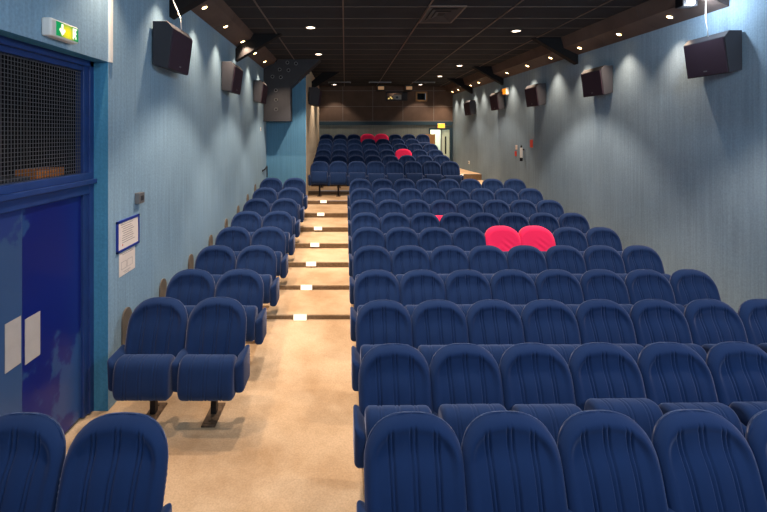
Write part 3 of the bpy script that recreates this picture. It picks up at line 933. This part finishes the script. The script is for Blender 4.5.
m.face([(x0, YB, 1.265), (x1, YB, 1.265), (x1, YB + 2, 1.265), (x0, YB + 2, 1.265)])
struct(m.build('wall_corridor', M['corridor']))
# wooden cupboard beside the door
yy = 17.75
t = thing('wooden_cabinet', 'tan wooden cabinet standing left of the open rear door', 'cabinet', (PX(430.5, yy), yy, 1.265))
hh = PZ(134.2, yy) - 1.265
MB().box(-.22, .19, -.0, .35, 0, hh, .004).build('body', M['wood'], t)
MB().box(-.20, .10, -.018, -.001, .04, hh - .05, .004).build('door', M['wood'], t)
# amber exit sign above the rear door
t = thing('exit_sign', 'small amber glowing exit sign above the rear door', 'exit sign', (PX(441.2, YB - .1), YB - .06, PZ(128.2, YB)))
MB().box(-.15, .15, -.06, 0, 0, .20, .01).build('case', M['white'], t)
MB().box(-.14, .14, -.066, -.056, .012, .188, .004).build('lit_panel', M['yellow_lit'], t)

# projection ports
t = thing('projection_window', 'wide projection window with equipment lit inside, back wall', 'projection window', ((p1[0] + p1[1]) / 2, YB - .03, p1[2]))
w = (p1[1] - p1[0]) / 2; h = p1[3] - p1[2]
m = MB()
for q in ((-w - .06, w + .22, -.05, 0), (-w - .06, w + .22, h, h + .05), (-w - .06, -w, -.05, h + .05), (w, w + .22, -.05, h + .05)):
    m.box(q[0], q[1], -.03, .0, q[2], q[3], .004)
m.build('frame', M['dgrey'], t)
m = MB(); m.box(-w - .05, w + .05, .45, .5, -.1, h + .1); m.box(-w - .1, -w - .05, .02, .5, -.1, h + .1); m.box(w + .05, w + .1, .02, .5, -.1, h + .1)
m.box(-w - .1, w + .1, .02, .5, -.14, -.1); m.box(-w - .1, w + .1, .02, .5, h + .1, h + .14)
m.build('recess', M['dfab'], t)
pj = MB(); pj.box(-w * .1, w * .95, .10, .44, -.06, h * .8, .02)
m2 = pj.build('projector', mat('projector_shell', lin(206, 196, 184), rough=.4), None, loc=tuple(t.location))
tag(m2, 'pale projector behind the wide window in the back wall', 'projector')
MB().cyl((w * .35, .085, h * .35), (0, 1, 0), .055, .06, 20).build('lens', M['glass'], m2)
eq = MB(); eq.box(-w * .95, -w * .25, .12, .40, -.09, h * .55, .01)
e2 = eq.build('control_unit', M['dgrey'], None, loc=tuple(t.location))
tag(e2, 'dark control unit left of the projector in the back window', 'control unit')
m = MB()
for (a, b_) in ((-.85, .1), (-.6, .3), (-.45, .12)): m.box(w * a, w * a + .07, .112, .121, h * b_, h * b_ + .05)
m.build('display', mat('unit_display', lin(250, 230, 170), emit=lin(255, 214, 130), estr=.8), e2)
t = thing('projection_window', 'small wood-framed projection window at right of the back wall', 'projection window', ((p2[0] + p2[1]) / 2, YB - .03, p2[2]))
w = (p2[1] - p2[0]) / 2; h = p2[3] - p2[2]
m = MB()
for q in ((-w - .06, w + .06, -.06, 0), (-w - .06, w + .06, h, h + .06), (-w - .06, -w, -.06, h + .06), (w, w + .06, -.06, h + .06)):
    m.box(q[0], q[1], -.04, 0, q[2], q[3], .004)
m.build('frame', M['wood'], t)
m = MB(); m.box(-w - .02, w + .02, .20, .22, -.05, h + .05); m.box(-.02, .0, .02, .05, -.02, h + .02); m.box(.06, .075, .02, .05, -.02, h + .02)
m.build('glazing', M['glass'], t)
# small lit boxes under the ceiling in front of the back wall
for u, lab in ((381, 'small beige lamp box hanging left of the wide projection window'), (409, 'small beige lamp box hanging right of the wide projection window')):
    y = 17.9
    t = thing('lamp_box', lab, 'lamp', (PX(u, y), y, PZ(90, y)), 'beige lamp boxes by the projection windows')
    MB().box(-.16, .16, -.06, .20, -.02, .20, .006).build('housing', M['dgrey'], t)
    MB().box(-.12, .12, -.07, -.055, .01, .14, .004).build('lens', mat('beige_lens', lin(206, 168, 132), emit=lin(230, 180, 130), estr=.25), t)
    MB().box(-.02, .02, .05, .09, .2, ZC - t.location.z).build('hanger', M['dark_metal'], t)
# slim air grilles on the ceiling
for u, lab in ((339.5, 'slim grey ceiling strip grille, leftmost of three at the back'), (380, 'slim grey ceiling strip grille, middle of three at the back'), (423.5, 'slim grey ceiling strip grille, rightmost of three at the back')):
    y = 16.9
    t = thing('ceiling_grille', lab, 'grille', (PX(u, y), y, ZC), 'strip grilles on the ceiling at the back')
    MB().box(-.43, .43, -.09, .09, -.035, 0, .004).build('frame', M['grey_metal'], t)
    m = MB()
    for q in range(4): m.box(-.40, .40, -.06 + .035 * q, -.045 + .035 * q, -.038, -.030)
    m.build('slats', M['black'], t)

# square ceiling vent
t = thing('ceiling_vent', 'square dark funnel-shaped air vent in the ceiling', 'vent', (1.60, 7.35, ZC))
m = MB(); a, b_ = .27, .48
for q in ((-a - .03, -a, -b_ - .03, b_ + .03), (a, a + .03, -b_ - .03, b_ + .03), (-a, a, -b_ - .03, -b_), (-a, a, b_, b_ + .03)):
    m.box(q[0], q[1], q[2], q[3], -.022, 0, .003)
m.build('frame', M['tbar'], t)
m = MB()
for k in range(3):
    s0, s1 = 1 - .28 * k, 1 - .28 * k - .24
    z0, z1 = -.018, -.003
    P = lambda s, z: [(-a * s, -b_ * s, z), (a * s, -b_ * s, z), (a * s, b_ * s, z), (-a * s, b_ * s, z)]
    A, C_ = P(s0, z0), P(s1, z1)
    for q in range(4):
        m.face([A[q], A[(q + 1) % 4], C_[(q + 1) % 4], C_[q]])
m.build('louvre', M['dgrey'], t)

# ------------------------------------------------------------------ lamps
def spot(name, loc, power, col, angle, blend=.5, radius=.03, aim=(0, 0, -1), parent=None):
    l = bpy.data.lights.new(name, 'SPOT'); l.energy = power; l.color = col
    l.spot_size = math.radians(angle); l.spot_blend = blend; l.shadow_soft_size = radius
    o = bpy.data.objects.new(name, l); COL.objects.link(o); o.location = loc
    o.rotation_euler = Vector(aim).to_track_quat('-Z', 'Y').to_euler()
    if parent: o.parent = parent
    return o
WARM = (1.0, 0.72, 0.50); WARM2 = (1.0, 0.78, 0.61); COOL = (0.76, 0.88, 1.0)
me_ring = MB().ring((0, 0, -.006), (0, 0, 1), .075, .10, .014)
me_ring = mesh_of(me_ring, 'trim_ring', M['chrome'])
me_lens = MB().cyl((0, 0, -.004), (0, 0, 1), .075, .008); me_lens = mesh_of(me_lens, 'lens', M['bulb_w'])
P_CEIL, P_BULK = 400.0, 190.0
CG = 'round recessed downlights in the ceiling'
def ceil_lamp(x, y, label, power=P_CEIL, vis=True):
    t = thing('ceiling_downlight', label, 'downlight', (x, y, ZC), CG)
    link('trim_ring', me_ring, None, t); link('lens', me_lens, None, t)
    spot('lamp', (0, 0, -.03), power, WARM2, 92, .35, .05, parent=t)
ceil_lamp(-.65, 2.7, 'round ceiling downlight over the aisle, nearest the camera', 230)
ceil_lamp(-.65, 5.5, 'round ceiling downlight over the aisle, in front of the steps')
ceil_lamp(-.645, 8.24, 'round ceiling downlight over the aisle, first one seen from the front')
ceil_lamp(-.66, 11.0, 'round ceiling downlight over the aisle by the angular grey panel')
ceil_lamp(-.39, 14.7, 'round ceiling downlight over the left part of the rear block', 170)
ceil_lamp(3.3, 4.2, 'round ceiling downlight over the right front seats, nearest the camera')
ceil_lamp(3.31, 8.51, 'round ceiling downlight over the right block, nearest one in view')
ceil_lamp(3.34, 12.83, 'round ceiling downlight over the cross aisle on the right', 160)
ceil_lamp(3.28, 15.2, 'round ceiling downlight over the right end of the rear block', 140)
ceil_lamp(-.42, 17.75, 'round ceiling downlight close to the back wall on its left', 90)
ceil_lamp(3.05, 17.75, 'round ceiling downlight close to the back wall on its right', 90)
me_bring = mesh_of(MB().ring((0, 0, -.004), (0, 0, 1), .038, .055, .010, 20), 'trim_ring', M['chrome'])
me_blens = mesh_of(MB().cyl((0, 0, -.004), (0, 0, 1), .038, .006, 20), 'lens', M['bulb'])
def bulk_lamp(x, y, z, s, label, power=P_BULK):
    t = thing('spotlight', label, 'spotlight', (x, y, CAM_Z + z), 'small warm spotlights along the sloping ceiling edges')
    tilt = -s * math.atan2(.14, .30)
    for nm, me in (('trim_ring', me_bring), ('lens', me_blens)):
        q = link(nm, me, None, t); q.rotation_euler = (0, tilt, 0)
    spot('lamp', (s * .008, 0, -.025), power, WARM, 100, .8, .02, aim=(s * .36, 0, -1), parent=t)
yl = [3.9, 5.12, 6.32, 7.44, 8.66, 9.89, 11.06]
for k, y in enumerate(yl):
    vis = k - 2
    if vis < 0: lab = 'small warm spotlight over the left wall, %s before the first one in view' % ORD[-vis - 1]
    else: lab = 'small warm spotlight over the left wall, %s from the camera' % ORD[vis]
    bulk_lamp(XL + .16, y, 1.75 + .16 * .14 / .30 - .004, 1, lab)
yr = [6.43, 7.56, 8.75, 9.9, 11.06, 12.33, 13.55, 14.65, 15.5, 17.0, 17.8]
for k, y in enumerate(yr):
    lab = 'small warm spotlight over the right wall, %s from the floodlight' % ORD[k]
    bulk_lamp(XR(y) - .17, y, 1.64 + .17 * .14 / .30 - .004, -1, lab)

# bright floodlight above the first right-hand speaker
fx, fy, fz = 4.50, 5.78, CAM_Z + 1.69
t = thing('floodlight', 'bright white floodlight under the ceiling above the nearest right speaker', 'floodlight', (fx, fy, fz))
MB().box(-.10, .10, -.05, .09, -.02, .12, .01).build('housing', M['black'], t)
MB().cyl((0, -.055, .03), (0, 1, 0), .045, .02, 20).build('lens', M['bulb_c'], t)
MB().box(-.012, .012, 0, .03, .12, ZC - fz).build('bracket', M['dark_metal'], t)
l = bpy.data.lights.new('lamp', 'POINT'); l.energy = 34; l.color = COOL; l.shadow_soft_size = .05
o = bpy.data.objects.new('lamp', l); COL.objects.link(o); o.parent = t; o.location = (0, -.10, -.03)

# cool fill lamps added out of view, for seat fronts and side walls
def pt(loc, power, col, r):
    l = bpy.data.lights.new('unseen_lamp', 'POINT'); l.energy = power; l.color = col; l.shadow_soft_size = r
    o = bpy.data.objects.new('unseen_lamp', l); COL.objects.link(o); o.location = loc
pt((3.7, .6, CAM_Z + 1.75), 430, COOL, .25)
pt((-.4, -1.4, CAM_Z + 1.7), 240, COOL, .25)
# corridor and booth lamps
pt((PX(438, YB), YB + 1.1, 3.3), 60, (1, .98, .9), .1)
pt((p1[0] + .3, YB + .25, p1[3] - .02), 1.2, WARM2, .03)

# ------------------------------------------------------------------ world, camera, view
w = bpy.data.worlds.new('world'); S.world = w; w.use_nodes = True
bg = w.node_tree.nodes['Background']
bg.inputs['Color'].default_value = (0.62, 0.80, 1.0, 1); bg.inputs['Strength'].default_value = 0.28

cam = bpy.data.cameras.new('camera'); co = bpy.data.objects.new('camera', cam); COL.objects.link(co)
co.location = (0, 0, CAM_Z); co.rotation_euler = (PI / 2, 0, 0)
cam.sensor_width = 36; cam.sensor_fit = 'HORIZONTAL'; cam.lens = F / 767 * 36
cam.shift_x = (383.5 - U0) / 767; cam.shift_y = -(256 - V0) / 767
cam.clip_start = 0.05; cam.clip_end = 100
S.camera = co
S.view_settings.view_transform = 'Standard'; S.view_settings.look = 'None'
S.view_settings.exposure = 0.0; S.view_settings.gamma = 1.0
S.view_settings.use_curve_mapping = False
S.cycles.use_denoising = True
S.cycles.max_bounces = 6
S.cycles.sample_clamp_indirect = 4.0
